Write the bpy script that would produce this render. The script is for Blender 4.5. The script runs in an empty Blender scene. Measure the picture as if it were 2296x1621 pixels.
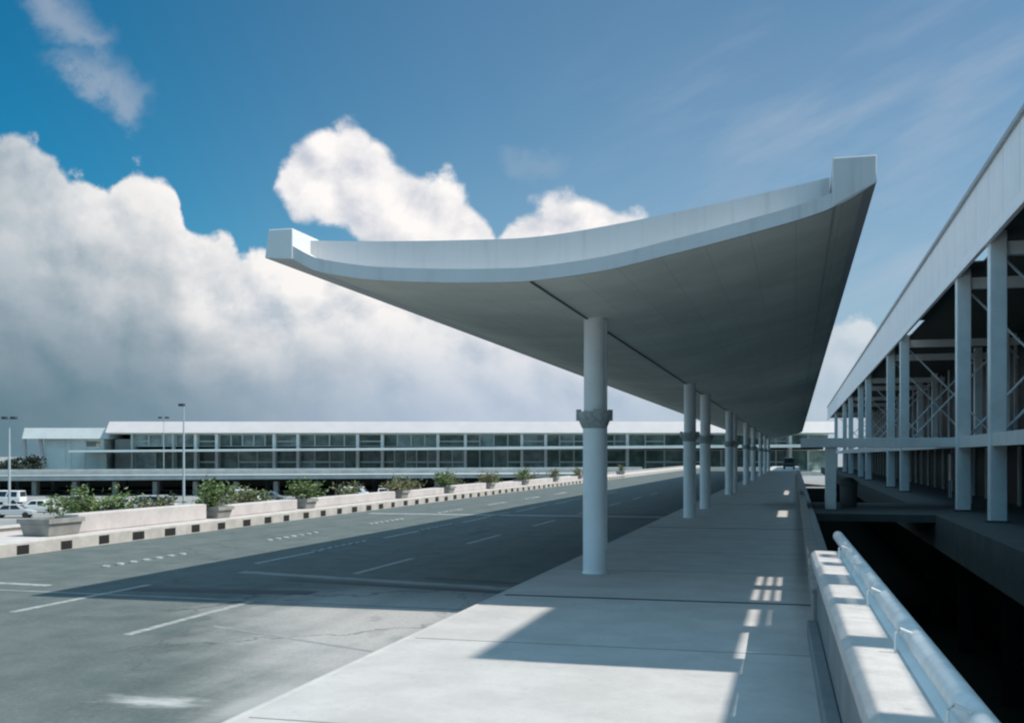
import bpy, math, random
from mathutils import Vector
random.seed(7)
sc = bpy.context.scene
col = sc.collection
S = 2.2                                  # metres per unit: one unit is the eye height above the pavement
PSI = math.atan((1783 - 1148) / 2400)    # the camera looks this far left of the kerb line
CP, SP = math.cos(PSI), math.sin(PSI)
K = 0.75                                 # sun: horizontal run per unit of height, light from +X

# ------------------------------------------------------------------ helpers
class MB:
    def __init__(s): s.v = []; s.f = []
    def box(s, x0, x1, y0, y1, z0, z1):
        b = len(s.v)
        s.v += [(x0,y0,z0),(x1,y0,z0),(x1,y1,z0),(x0,y1,z0),(x0,y0,z1),(x1,y0,z1),(x1,y1,z1),(x0,y1,z1)]
        s.f += [tuple(b+i for i in q) for q in ((0,3,2,1),(4,5,6,7),(0,1,5,4),(1,2,6,5),(2,3,7,6),(3,0,4,7))]
        return s
    def hexa(s, p):                      # eight corners, bottom ring then top ring
        b = len(s.v); s.v += [tuple(q) for q in p]
        s.f += [tuple(b+i for i in q) for q in ((0,3,2,1),(4,5,6,7),(0,1,5,4),(1,2,6,5),(2,3,7,6),(3,0,4,7))]
        return s
    def bar(s, a, c, w, h=None):         # square bar between two points
        h = h or w
        a, c = Vector(a), Vector(c); d = (c-a).normalized()
        up = Vector((0,0,1)) if abs(d.z) < .95 else Vector((1,0,0))
        r = d.cross(up).normalized()*w/2; u = r.cross(d).normalized()*h/2
        return s.hexa([a-r-u, a+r-u, c+r-u, c-r-u, a-r+u, a+r+u, c+r+u, c-r+u])
    def tube(s, pts, rad, n=14, caps=True):
        pts = [Vector(p) for p in pts]; rr = rad if isinstance(rad, (list, tuple)) else [rad]*len(pts)
        b = len(s.v)
        for i, p in enumerate(pts):
            d = (pts[min(i+1, len(pts)-1)] - pts[max(i-1, 0)]).normalized()
            up = Vector((0,0,1)) if abs(d.z) < .95 else Vector((1,0,0))
            r = d.cross(up).normalized(); u = r.cross(d).normalized()
            for k in range(n):
                a = 2*math.pi*k/n
                s.v.append(tuple(p + (r*math.cos(a) + u*math.sin(a))*rr[i]))
        for i in range(len(pts)-1):
            for k in range(n):
                k2 = (k+1) % n
                s.f.append((b+i*n+k, b+i*n+k2, b+(i+1)*n+k2, b+(i+1)*n+k))
        if caps:
            s.f.append(tuple(b+k for k in range(n))[::-1]); e = b+(len(pts)-1)*n
            s.f.append(tuple(e+k for k in range(n)))
        return s
    def lathe(s, prof, cx, cy, n=28):
        return s.tube([(cx, cy, z) for r, z in prof], [r for r, z in prof], n)
    def prism(s, poly, axis, a0, a1):    # poly extruded along axis 'x','y' or 'z'
        b = len(s.v); n = len(poly)
        def P(p, a): return {'x': (a, p[0], p[1]), 'y': (p[0], a, p[1]), 'z': (p[0], p[1], a)}[axis]
        s.v += [P(p, a0) for p in poly] + [P(p, a1) for p in poly]
        s.f += [tuple(range(b, b+n))[::-1], tuple(range(b+n, b+2*n))]
        for i in range(n):
            j = (i+1) % n; s.f.append((b+i, b+j, b+n+j, b+n+i))
        return s
    def build(s, name, m, parent=None, smooth=False, bevel=0, off=None):
        o3 = off if off is not None else (ORG.get(parent.name, (0,0,0)) if parent else (0,0,0))
        me = bpy.data.meshes.new(name)
        me.from_pydata([((x-o3[0])*S, (y-o3[1])*S, (z-o3[2])*S) for x, y, z in s.v], [], s.f)
        me.validate(); me.update()
        import bmesh
        bm = bmesh.new(); bm.from_mesh(me); bmesh.ops.recalc_face_normals(bm, faces=bm.faces); bm.to_mesh(me); bm.free()
        o = bpy.data.objects.new(name, me); col.objects.link(o)
        me.materials.append(m)
        if smooth:
            for p in me.polygons: p.use_smooth = True
            md = o.modifiers.new('edge', 'EDGE_SPLIT'); md.split_angle = math.radians(40)
        if bevel:
            md = o.modifiers.new('bevel', 'BEVEL'); md.width = bevel*S; md.segments = 2; md.limit_method = 'ANGLE'
        if parent: o.parent = parent
        ORG[o.name] = o3
        return o
ORG = {}
def tag(o, label=None, cat=None, group=None, kind=None):
    if label: o['label'] = label
    if cat: o['category'] = cat
    if group: o['group'] = group
    if kind: o['kind'] = kind
    return o
def empty(name, loc, label, cat, group=None, rz=0):
    o = bpy.data.objects.new(name, None); col.objects.link(o)
    o.location = Vector(loc)*S; o.rotation_euler.z = rz; o.empty_display_size = .3
    ORG[o.name] = tuple(loc)
    return tag(o, label, cat, group)
def cam(r, f, z): return (r*CP - f*SP, r*SP + f*CP, z)       # right / forward / height about the camera's foot
def crom(P, n):                                              # Catmull-Rom through points
    out = []
    for i in range(len(P)-1):
        p0, p1, p2, p3 = P[max(i-1,0)], P[i], P[i+1], P[min(i+2,len(P)-1)]
        for k in range(n):
            t = k/n
            out.append(tuple(.5*((2*b)+(c-a)*t+(2*a-5*b+4*c-d)*t*t+(3*b-a-3*c+d)*t**3) for a,b,c,d in zip(p0,p1,p2,p3)))
    return out+[tuple(P[-1])]

# ------------------------------------------------------------------ node expressions
class E:
    def __init__(s, nt, sock): s.nt, s.s = nt, sock
    def _m(s, op, o=None, o2=None, clamp=False):
        n = s.nt.nodes.new('ShaderNodeMath'); n.operation = op; n.use_clamp = clamp
        for i, q in enumerate((s, o, o2)):
            if q is None: continue
            if isinstance(q, E): s.nt.links.new(q.s, n.inputs[i])
            else: n.inputs[i].default_value = q
        return E(s.nt, n.outputs[0])
    def __add__(s, o): return s._m('ADD', o)
    __radd__ = __add__
    def __mul__(s, o): return s._m('MULTIPLY', o)
    __rmul__ = __mul__
    def __sub__(s, o): return s._m('SUBTRACT', o)
    def __rsub__(s, o): return (s*-1) + o
    def __truediv__(s, o): return s._m('DIVIDE', o)
    def clamp(s): return s._m('ADD', 0.0, clamp=True)
    def min(s, o): return s._m('MINIMUM', o)
    def max(s, o): return s._m('MAXIMUM', o)
    def abs(s): return s._m('ABSOLUTE')
    def pow(s, o): return s._m('POWER', o)
    def atan2(s, o): return s._m('ARCTAN2', o)
    def sqrt(s): return s._m('SQRT')
    def ss(s, a, b):                                          # smoothstep
        n = s.nt.nodes.new('ShaderNodeMapRange'); n.interpolation_type = 'SMOOTHSTEP'
        s.nt.links.new(s.s, n.inputs['Value']); n.inputs['From Min'].default_value = a; n.inputs['From Max'].default_value = b
        return E(s.nt, n.outputs['Result'])
def xyz(nt, v):
    n = nt.nodes.new('ShaderNodeSeparateXYZ'); nt.links.new(v, n.inputs[0]); return [E(nt, o) for o in n.outputs]
def vec(nt, *c):
    n = nt.nodes.new('ShaderNodeCombineXYZ')
    for i, q in enumerate(c):
        if isinstance(q, E): nt.links.new(q.s, n.inputs[i])
        else: n.inputs[i].default_value = q
    return n.outputs[0]
def noise(nt, v, scale, det=4, rough=.55, dist=0):
    n = nt.nodes.new('ShaderNodeTexNoise'); n.inputs['Scale'].default_value = scale; n.inputs['Detail'].default_value = det
    n.inputs['Roughness'].default_value = rough; n.inputs['Distortion'].default_value = dist
    nt.links.new(v, n.inputs['Vector']); return E(nt, n.outputs['Fac'])
def voro(nt, v, scale, smooth=.5):
    n = nt.nodes.new('ShaderNodeTexVoronoi'); n.feature = 'SMOOTH_F1'; n.inputs['Scale'].default_value = scale
    n.inputs['Smoothness'].default_value = smooth; nt.links.new(v, n.inputs['Vector']); return E(nt, n.outputs['Distance'])
def mix(nt, f, a, b):
    n = nt.nodes.new('ShaderNodeMix'); n.data_type = 'RGBA'
    if isinstance(f, E): nt.links.new(f.s, n.inputs[0])
    else: n.inputs[0].default_value = f
    for q, i in ((a, 6), (b, 7)):
        if isinstance(q, (tuple, list)): n.inputs[i].default_value = (*q, 1) if len(q) == 3 else q
        else: nt.links.new(q, n.inputs[i])
    return n.outputs[2]
def tint(nt, a, b):
    n = nt.nodes.new('ShaderNodeMix'); n.data_type = 'RGBA'; n.blend_type = 'MULTIPLY'; n.inputs[0].default_value = 1
    for q, i in ((a, 6), (b, 7)):
        if isinstance(q, (tuple, list)): n.inputs[i].default_value = (*q, 1)
        else: nt.links.new(q, n.inputs[i])
    return n.outputs[2]

def new_mat(name):
    m = bpy.data.materials.new(name); m.use_nodes = True
    nt = m.node_tree; return m, nt, nt.nodes['Principled BSDF']
def mat(name, c, rough=.6, var=.12, scale=2.0, bump=0, bscale=40, metal=0, spec=.5, streak=0, fine=0, seams=None):
    """one surface colour with uneven wear: c is the clean colour, var how far stains darken it"""
    m, nt, p = new_mat(name)
    tc = nt.nodes.new('ShaderNodeTexCoord'); g = nt.nodes.new('ShaderNodeNewGeometry')
    pos = g.outputs['Position']
    n = noise(nt, pos, scale, 6, .62).ss(.32, .68)
    dark = tuple(q*(1-var) for q in c)
    cc = mix(nt, n, dark, c)
    if streak:
        x, y, z = xyz(nt, pos)
        s_ = noise(nt, vec(nt, x*6, y*6, z*.35), 1.0, 5, .6).ss(.5, .8)
        cc = mix(nt, s_*streak, cc, tuple(q*.55 for q in c))
    if fine and var > .1 and spec == .5:
        b_ = noise(nt, pos, .45, 7, .7).ss(.50, .70)
        cc = mix(nt, b_*.28, cc, tuple(q*.62 for q in c))
        gr = noise(nt, pos, 9, 5, .75)
        cc = mix(nt, gr.ss(.46, .70)*.30, cc, tuple(q*.66 for q in c))
        sp_ = voro(nt, pos, 3.2, .1).ss(.10, .05)
        cc = mix(nt, sp_*.35, cc, tuple(q*.5 for q in c))
    if fine:
        f_ = noise(nt, pos, 55, 3, .7).ss(.35, .65)
        cc = mix(nt, f_*fine, cc, tuple(q*.6 for q in c))
    if seams:                                                # panel joints every seams[0] metres along Y
        x, y, z = xyz(nt, pos)
        fr = (y*(1/seams[0]))._m('FRACT')
        cc = mix(nt, fr._m('LESS_THAN', seams[1]/seams[0])*.75, cc, tuple(q*.35 for q in c))
        fr4 = (y*(4/seams[0]))._m('FRACT')
        cc = mix(nt, fr4._m('LESS_THAN', seams[1]*1.3/seams[0])*.4, cc, tuple(q*.5 for q in c))
    nt.links.new(cc, p.inputs['Base Color'])
    p.inputs['Roughness'].default_value = rough; p.inputs['Metallic'].default_value = metal
    p.inputs['Specular IOR Level'].default_value = spec
    if bump:
        b = nt.nodes.new('ShaderNodeBump'); b.inputs['Strength'].default_value = bump; b.inputs['Distance'].default_value = .02
        nt.links.new(noise(nt, pos, bscale, 4, .6).s, b.inputs['Height']); nt.links.new(b.outputs[0], p.inputs['Normal'])
    return m

M = {}
M['white'] = mat('white_painted_steel', (.74,.78,.80), .45, .10, 1.2, streak=.25)
M['bandwhite'] = mat('white_roof_edge_paint', (.60,.60,.60), .5, .08, .8, streak=.5)
def add_long_seams(m):                                   # board joints along the canopy
    nt = m.node_tree; p = nt.nodes['Principled BSDF']; src = p.inputs['Base Color'].links[0].from_socket
    g = nt.nodes.new('ShaderNodeNewGeometry'); x, y, z = xyz(nt, g.outputs['Position'])
    ln = (x*(1/.62))._m('FRACT')._m('LESS_THAN', .03)
    bd = noise(nt, vec(nt, (x*(1/.62))._m('FLOOR')*7.3, y*.18, 0.0), 1.0, 2, .5).ss(.3, .7)
    c = mix(nt, ln*.16, mix(nt, bd*.16, src, (.50,.51,.45)), (.20,.20,.18))
    nt.links.new(c, p.inputs['Base Color'])
M['soffit'] = mat('grey_plaster_soffit', (.86,.86,.78), .75, .16, .5, seams=(5.7*2.2, .02))
add_long_seams(M['soffit'])
M['seam'] = mat('dark_joint_strip', (.10,.11,.10), .7)
M['colwhite'] = mat('column_paint', (.84,.86,.86), .4, .08, 1.5, streak=.15)
M['fix'] = mat('weathered_grey_metal', (.46,.48,.47), .5, .35, 14)
M['glasslens'] = mat('lamp_lens', (.55,.58,.55), .2)
M['side'] = mat('pale_concrete_paving', (.485,.475,.46), .85, .16, 1.3, .25, 60, fine=.3)
M['kerb'] = mat('kerb_concrete', (.50,.47,.43), .85, .25, 2.2, .3, 40, fine=.2)
M['black'] = mat('black_drain_slot', (.012,.012,.012), .9)
M['median'] = mat('sunbleached_concrete', (.52,.48,.46), .85, .18, 1.2, .2, 40, fine=.15)
M['planter'] = mat('grey_planter_concrete', (.27,.27,.25), .85, .25, 3)
M['soil'] = mat('planter_soil', (.06,.045,.03), .95)
M['clad'] = mat('grey_metal_cladding', (.76,.79,.81), .42, .07, .9, streak=.15, seams=(1.15*2.2, .05))
M['trim'] = mat('pale_trim', (.78,.82,.84), .4, .08, 2)
M['cap'] = mat('dull_grey_cap', (.30,.34,.36), .5, .12, 2)
M['steel'] = mat('grey_blue_steel_paint', (.72,.78,.78), .45, .12, 1.5)
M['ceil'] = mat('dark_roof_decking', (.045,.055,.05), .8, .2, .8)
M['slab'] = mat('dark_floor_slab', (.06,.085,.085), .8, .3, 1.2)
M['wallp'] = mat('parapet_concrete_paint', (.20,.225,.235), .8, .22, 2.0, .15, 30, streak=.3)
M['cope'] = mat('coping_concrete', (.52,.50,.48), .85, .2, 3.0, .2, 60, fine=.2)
M['lowwall'] = mat('brownish_low_wall', (.34,.31,.29), .85, .25, 2.5, streak=.3)
M['rail'] = mat('white_handrail_paint', (.78,.79,.78), .45, .22, 5, streak=.3)
M['lower'] = mat('lower_level_concrete', (.28,.28,.27), .9, .3, .15)
M['under'] = mat('painted_undercroft_shade', (.012,.017,.016), .95, spec=.0)  # near-black: shade in the void and below decks is put into the colour
M['ramp'] = mat('grey_viaduct_concrete', (.42,.45,.44), .85, .25, .5, streak=.4)
M['farwhite'] = mat('far_white_cladding', (.45,.425,.42), .5, .08, .3, streak=.15)
M['farwhite2'] = mat('white_fin_paint', (.82,.82,.82), .5, .04, .3)
M['fargrey'] = mat('far_pale_blue_panel', (.56,.62,.60), .4, .1, .4)
M['boxwhite'] = mat('white_edge_paint', (.66,.67,.67), .5, .06, .6)
M['farframe'] = mat('pale_window_frame', (.74,.79,.78), .4, .1, .4)
M['lowroof'] = mat('dull_pale_roof', (.42,.46,.46), .5, .1, .4)
M['mast'] = mat('galvanised_mast', (.34,.39,.41), .5, .1, 2)
M['masthead'] = mat('dark_lamp_head', (.04,.05,.06), .5)
M['tyre'] = mat('tyre_rubber', (.015,.015,.016), .8)
M['bark'] = mat('bark', (.10,.075,.05), .9, .4, 20)
M['line'] = mat('worn_white_road_paint', (.40,.43,.42), .8, .65, 7, fine=.7)
M['joint'] = mat('road_joint_concrete', (.26,.28,.28), .85, .3, 3, fine=.3)
M['patch'] = mat('dark_tar_patch', (.03,.036,.038), .7, .3, 3)
M['stain'] = mat('spilled_lime', (.50,.51,.50), .9, .3, 6)
def glass_mat(name, c, r=.08):
    m, nt, p = new_mat(name)
    g = nt.nodes.new('ShaderNodeNewGeometry')
    n = noise(nt, g.outputs['Position'], .35, 4, .6).ss(.35, .7)
    nt.links.new(mix(nt, n, tuple(q*.45 for q in c), c), p.inputs['Base Color'])
    p.inputs['Roughness'].default_value = r; p.inputs['Specular IOR Level'].default_value = .45
    return m
M['glass'] = glass_mat('dark_green_glass', (.21,.31,.29))
M['glass2'] = glass_mat('blue_grey_glass', (.46,.58,.60))
M['glass3'] = glass_mat('pale_blue_glass', (.60,.74,.76), .2)
M['glass4'] = glass_mat('grey_green_glass', (.34,.45,.42))
M['carglass'] = glass_mat('car_glass', (.02,.025,.03))
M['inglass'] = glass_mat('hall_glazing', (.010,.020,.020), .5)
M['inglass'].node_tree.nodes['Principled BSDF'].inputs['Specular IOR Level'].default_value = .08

def road_mat():
    m, nt, p = new_mat('worn_asphalt')
    g = nt.nodes.new('ShaderNodeNewGeometry'); pos = g.outputs['Position']
    x, y, z = xyz(nt, pos)
    n1 = noise(nt, pos, .22, 6, .62); n2 = noise(nt, pos, 1.3, 5, .6); n3 = noise(nt, pos, 70, 2, .7)
    # traffic lanes: streaks drawn out along the road
    st = noise(nt, vec(nt, x*1.4, y*.09, 0.0), 1.0, 5, .6)
    base = mix(nt, n2.ss(.3, .7), (.080,.104,.100), (.118,.140,.134))
    base = mix(nt, st.ss(.45, .75)*.45, base, (.13,.15,.145))
    # paler tone over the asphalt beside the near end of the pavement
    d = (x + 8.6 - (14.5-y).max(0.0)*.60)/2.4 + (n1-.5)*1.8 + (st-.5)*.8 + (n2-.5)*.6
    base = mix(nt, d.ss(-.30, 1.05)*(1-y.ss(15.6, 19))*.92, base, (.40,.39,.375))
    base = mix(nt, n3.ss(.4, .7)*.25, base, (.03,.035,.035))
    # tyre tracks, fine cracks, oil drips
    lane = ((x*(1/2.9)+.42)._m('FRACT')-.5).abs()
    trk = (1-(lane-.27).abs().ss(.0, .13))*(st*.6+.4)
    base = mix(nt, trk*.22, base, (.045,.055,.055))
    cr = nt.nodes.new('ShaderNodeTexVoronoi'); cr.feature = 'DISTANCE_TO_EDGE'; cr.inputs['Scale'].default_value = .33
    nt.links.new(vec(nt, x + (n2-.5)*1.6, y*.6 + (n1-.5)*2.4, 0.0), cr.inputs['Vector'])
    ck = (1-E(nt, cr.outputs['Distance']).ss(.003, .012))*n1.ss(.42, .58)
    base = mix(nt, ck*.55, base, (.03,.036,.036))
    oil = noise(nt, vec(nt, x*1.1, y*.5, .3), 1.0, 6, .65)
    base = mix(nt, oil.ss(.60, .74)*.4, base, (.04,.047,.047))
    agg = noise(nt, pos, 16, 4, .75)
    base = mix(nt, agg.ss(.48, .72)*.35, base, (.05,.06,.058))
    base = mix(nt, agg.ss(.50, .28)*.25, base, (.21,.23,.22))
    # a spill of lime near the camera, and a thin smear by the kerb
    sx, sy = (x + 2.68*2.2)*(1/.5), (y - 4.08*2.2)*(1/.22)
    n5 = noise(nt, vec(nt, x*1.2, y*4.5, .7), 1.0, 6, .7)
    sp = (sx*sx + sy*sy).sqrt() + (n2-.5)*2.6 + (n1-.5)*1.2 + (n5-.5)*2.2
    base = mix(nt, (1-sp.ss(.0, 1.35))*.8, base, (.46,.47,.46))
    tx, ty = (x + 2.25*2.2 - (y-4.2*2.2)*.02)*(1/.30), (y - 4.15*2.2)*(1/1.1)
    sm = (tx*tx + ty*ty).sqrt() + (n2-.5)*1.5
    base = mix(nt, (1-sm.ss(.2, 1.2))*.6, base, (.38,.38,.37))
    nt.links.new(base, p.inputs['Base Color'])
    p.inputs['Roughness'].default_value = .85; p.inputs['Specular IOR Level'].default_value = .3
    b = nt.nodes.new('ShaderNodeBump'); b.inputs['Strength'].default_value = .3; b.inputs['Distance'].default_value = .01
    nt.links.new(n3.s, b.inputs['Height']); nt.links.new(b.outputs[0], p.inputs['Normal'])
    return m
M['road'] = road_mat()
def leaf_mat(name, c):
    m, nt, p = new_mat(name)
    g = nt.nodes.new('ShaderNodeNewGeometry')
    n = E(nt, g.outputs['Random Per Island'])
    nt.links.new(mix(nt, n, tuple(q*.5 for q in c), tuple(q*1.25 for q in c)), p.inputs['Base Color'])
    p.inputs['Roughness'].default_value = .55
    return m
M['leaf'] = leaf_mat('shrub_leaf', (.10,.16,.045))
M['leafdry'] = leaf_mat('dusty_leaf', (.15,.16,.07))
M['leafdark'] = leaf_mat('far_tree_leaf', (.018,.035,.022))
def paint(name, c): return mat(name, c, .3, .05, 1.0, spec=.6)
PAINT = {'white': paint('white_car_paint', (.68,.68,.66)), 'silver': paint('silver_car_paint', (.38,.40,.41)),
         'grey': paint('grey_car_paint', (.12,.13,.14)), 'beige': paint('beige_car_paint', (.50,.45,.36)), 'dark': paint('dark_car_paint', (.02,.024,.03))}

# ------------------------------------------------------------------ setting: ground, roads, pavement
RZ = -.06                                             # road level below the pavement
g = MB(); g.v += [(-2500,-2500,-2.0),(2500,-2500,-2.0),(2500,2500,-2.0),(-2500,2500,-2.0)]; g.f.append((0,1,2,3))
tag(g.build('ground', M['lower']), 'pale concrete ground of the lower level car park', kind='structure')
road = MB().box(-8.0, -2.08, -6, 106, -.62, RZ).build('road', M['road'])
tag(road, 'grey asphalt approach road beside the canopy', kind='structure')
pv = MB().box(-2.06, .33, -6, 106, -.62, 0).build('pavement', M['side'])
tag(pv, 'pale concrete pavement under the canopy', kind='structure')
lr = MB().box(.36, 3.18, -6, 104, -2.2, -1.995).build('lower_road', M['under'])  # dark sheet over the ground, its colour holds the void's shade
tag(lr, 'lower level road painted as dark as its shade in the void beside the pavement', kind='structure')
kb = MB().box(-2.085, -2.055, -6, 106, -.6, .002).build('kerb', M['side'], None, bevel=.006)
tag(kb, 'concrete kerb along the pavement', kind='structure')
for y in (7.42, 15.0, 22.6, 30.2): MB().box(-2.02, .11, y, y+.05, -.004, .0022).build('paving_joint', M['patch'], pv)
for y in (3.7, 5.55, 9.3, 11.2, 13.1): MB().box(-2.02, .11, y, y+.008, -.004, .002).build('paving_joint', M['planter'], pv)
def strip(name, m, segs, w, z=RZ+.002, skew=0):       # painted strips along the road
    b = MB()
    for (x, y0, y1) in segs:
        b.hexa([(x-w/2,y0,RZ-.01),(x+w/2,y0,RZ-.01),(x+w/2+skew,y1,RZ-.01),(x-w/2+skew,y1,RZ-.01),
                (x-w/2,y0,z),(x+w/2,y0,z),(x+w/2+skew,y1,z),(x-w/2+skew,y1,z)])
    return b.build(name, m, road)
# lane lines: dashes, 3.4 apart
for x, y0, ln, w in ((-3.83, 5.55, 1.5, .06), (-5.14, 6.15, 1.6, .06)):
    for i in range(9):
        strip('lane_line', M['line'], [(x, y0-3.4+3.4*i, y0-3.4+3.4*i+ln)], w)
for n_, r_, x_, y_, dy, per, st in ((8, 7, -6.37, 8.9-3.3, .22, 3.3, .045), (5, 8, -5.14, 10.9, .2, 3.4, .035)):
    for i in range(n_):
        for k in range(r_):
            MB().lathe([(st, RZ-.01), (st, RZ+.010), (st*.55, RZ+.018)], x_, y_+per*i+k*dy, 8).build('road_stud', M['line'], road)
def cross(name, m, x0, y0, x1, y1, w, z):
    return MB().hexa([(x0,y0,RZ-.01),(x1,y1,RZ-.01),(x1,y1+w,RZ-.01),(x0,y0+w,RZ-.01),(x0,y0,z),(x1,y1,z),(x1,y1+w,z),(x0,y0+w,z)]).build(name, m, road)
cross('road_joint', M['joint'], -7.9, 7.18, -2.1, 7.02, .05, RZ+.0016)
cross('road_joint', M['joint'], -4.9, 8.75, -2.1, 8.15, .16, RZ+.0016)
cross('road_joint', M['joint'], -3.5, 5.95, -2.1, 5.35, .035, RZ+.0014)
cross('road_joint', M['line'], -7.6, 18.3, -1.98, 18.45, .26, RZ+.0016)
cross('road_joint', M['line'], -8.0, 7.6, -5.9, 7.45, .10, RZ+.0015)
cross('tar_patch', M['patch'], -5.2, 7.35, -3.6, 7.5, .22, RZ+.0012)
cross('tar_patch', M['patch'], -4.2, 8.30, -2.2, 7.95, .14, RZ+.0012)
cross('tar_patch', M['patch'], -3.1, 8.75, -2.2, 8.55, .12, RZ+.0012)
cross('tar_patch', M['patch'], -3.9, 17.7, -2.1, 17.75, .35, RZ+.0012)
cross('tar_patch', M['patch'], -3.5, 19.2, -2.1, 19.25, .3, RZ+.0012)
# median beyond the road: kerb with drain slots, paving, low parapet
md = MB().box(-9.35, -8.03, -6, 106, -.62, .075).build('median', M['median'])
tag(md, 'sunlit concrete strip beyond the road', kind='structure')
kb2 = MB().box(-8.06, -7.98, -6, 106, -.6, .08).build('kerb', M['kerb'], None, bevel=.01)
tag(kb2, 'tall pale kerb with black drain slots beyond the road', kind='structure')
y = 8.3
for i in range(64):
    yj = y+random.uniform(-.035,.035); zj = random.uniform(-.012,.006)
    MB().box(-8.0, -7.976, yj, yj+.22+random.uniform(-.035,.03), -.046+zj*.5, .052+zj).build('drain_slot', M['black'], kb2)
    y += .68
pw = empty('parapet_wall', (-9.2, 20, .07), 'long low pale concrete parapet wall edging the median before the car park', 'wall')
MB().box(-9.3, -9.12, -4, 100, .06, .13).build('wall', M['median'], pw, bevel=.008)
MB().box(-9.33, -9.09, -4, 100, .133, .155).build('coping', M['kerb'], pw, bevel=.008)

def bench_block(x0, x1, y0, y1, h, label):
    t = tag(MB().box(x0, x1, y0, y1, .076, h).build('concrete_block', M['median'], None, bevel=.012), label, 'block', 'concrete blocks on the median')
    return t
# the low walls between planters follow with the planters

# ------------------------------------------------------------------ planters and shrubs
def leaf(b, p, d, ln, w):
    d = d.normalized(); up = Vector((random.uniform(-1,1), random.uniform(-1,1), random.uniform(-.2,1))).normalized()
    r = d.cross(up)
    if r.length < .1: r = Vector((1,0,0))
    r.normalize(); n = r.cross(d).normalized()
    i = len(b.v)
    b.v += [tuple(p), tuple(p+d*ln*.5+r*w*.5+n*ln*.06), tuple(p+d*ln-n*ln*.12), tuple(p+d*ln*.5-r*w*.5+n*ln*.06)]
    b.f += [(i, i+1, i+2), (i, i+2, i+3)]
def shrub(loc, w, h, n, m, label, fronds=0):
    root = empty('shrub', loc, label, 'shrub', 'shrubs in the planters beyond the road')
    L = Vector(loc); st = MB(); lv = MB()
    stems = max(4, int(w*14))
    st.tube([L+Vector((0,-.46*w,.004)), L+Vector((0,.46*w,.004))], .012, 5)
    for k in range(stems):
        bx = Vector((0, random.uniform(-.45,.45)*w, 0)); hh = h*random.uniform(.45, .95)
        tip = bx*1.2 + Vector((random.uniform(-.1,.1)*w*2, random.uniform(-.2,.2)*w, hh))
        mid = (bx+tip)/2 + Vector((random.uniform(-.03,.03), random.uniform(-.03,.03), 0))
        st.tube([L+bx, L+mid, L+tip], [.012, .009, .004], 5)
        for q in range(n//stems):
            t = random.uniform(.25, 1.05); p = L + bx*(1-t) + tip*t
            s_ = .5+.7*random.random()
            p += Vector((random.gauss(0,.05), random.gauss(0,.075), random.gauss(0,.035)))
            p.z = max(p.z, L.z+.01)
            d = Vector((random.gauss(0,1), random.gauss(0,1), random.gauss(.35,.6)))
            leaf(lv, p, d, .085*s_, .036*s_)
    for k in range(fronds):                            # long arching palm-like leaves
        a = random.uniform(0, 2*math.pi); rr = w*random.uniform(.3,.55); base = L+Vector((0, random.uniform(-.2,.2)*w, h*.25))
        for j in range(9):
            t = j/8; p = base + Vector((math.cos(a)*rr*t*.6, math.sin(a)*rr*t, h*1.0*t*(1-.45*t)))
            for sgn in (-1, 1):
                leaf(lv, p, Vector((math.cos(a+sgn*1.1), math.sin(a+sgn*1.1), -.2)), .12*(1-.5*t), .03)
    st.build('stem', M['bark'], root); lv.build('foliage', m, root)
ORD = ['first', 'second', 'third', 'fourth', 'fifth', 'sixth', 'seventh', 'eighth', 'ninth', 'tenth', 'eleventh', 'twelfth']
PL = [10.74, 14.35, 17.3, 22.0, 25.3, 29.0, 33.0, 37.5, 42.0, 47.0, 53.0]
for i, f in enumerate(PL):
    X = -8.42; Y = f
    big = i == 0
    ln = .6 if big else .42
    hz = .2 if big else .17
    lab = ('widest grey concrete planter, at the left end of the row beyond the road' if big else
           f'square grey concrete planter, {ORD[i]} from the left along the median')
    pr = empty('planter', (X, Y, .075), lab, 'planter', 'planters along the median')
    bx = MB()
    bx.hexa([(X-.17,Y-ln/2+.03,.076),(X+.17,Y-ln/2+.03,.076),(X+.17,Y+ln/2-.03,.076),(X-.17,Y+ln/2-.03,.076),
             (X-.2,Y-ln/2,.076+hz-.05),(X+.2,Y-ln/2,.076+hz-.05),(X+.2,Y+ln/2,.076+hz-.05),(X-.2,Y+ln/2,.076+hz-.05)])
    bx.build('box', M['planter'], pr, bevel=.01)
    z1 = .076+hz
    rim = MB().box(X-.22,X+.22,Y-ln/2-.02,Y-ln/2+.035,z1-.052,z1).box(X-.22,X+.22,Y+ln/2-.035,Y+ln/2+.02,z1-.052,z1)
    rim.box(X-.22,X-.165,Y-ln/2+.037,Y+ln/2-.037,z1-.052,z1).box(X+.165,X+.22,Y-ln/2+.037,Y+ln/2-.037,z1-.052,z1)
    rim.build('rim', M['planter'], pr)
    MB().box(X-.163,X+.163,Y-ln/2+.039,Y+ln/2-.039,z1-.06,z1-.02).build('soil', M['soil'], pr)
    if i < 8:
        ya, yb = Y+ln/2+.06, PL[i+1]-.36
        bench_block(X-.12, X+.10, ya, yb, (.30,.25,.24,.22,.25,.2,.22,.2)[i], f'pale concrete low wall on the median between the {ORD[i]} and {ORD[i+1]} planters')
    if big:
        shrub((-8.85, 12.15, .08), 1.4, .50, 1500, M['leaf'], 'broad bushy green shrub behind the low wall beside the widest planter', 12)
    else:
        w_ = [.8,.75,.9,.8,.95,.8,.9,.8,.8,.8][i-1]; h_ = [.43,.34,.34,.42,.33,.38,.33,.33,.33,.33][i-1]
        shrub((X, Y+.1, z1-.02), w_, h_, [620,380,420,420,380,380,320,300,300,300][i-1], M['leaf'] if i in (1,2,4,6) else M['leafdry'],
              f'{"tall leafy green" if i == 1 else "loose dusty green"} shrub growing in the {ORD[i]} planter from the left', 8 if i in (1,2,4) else 0)
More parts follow.
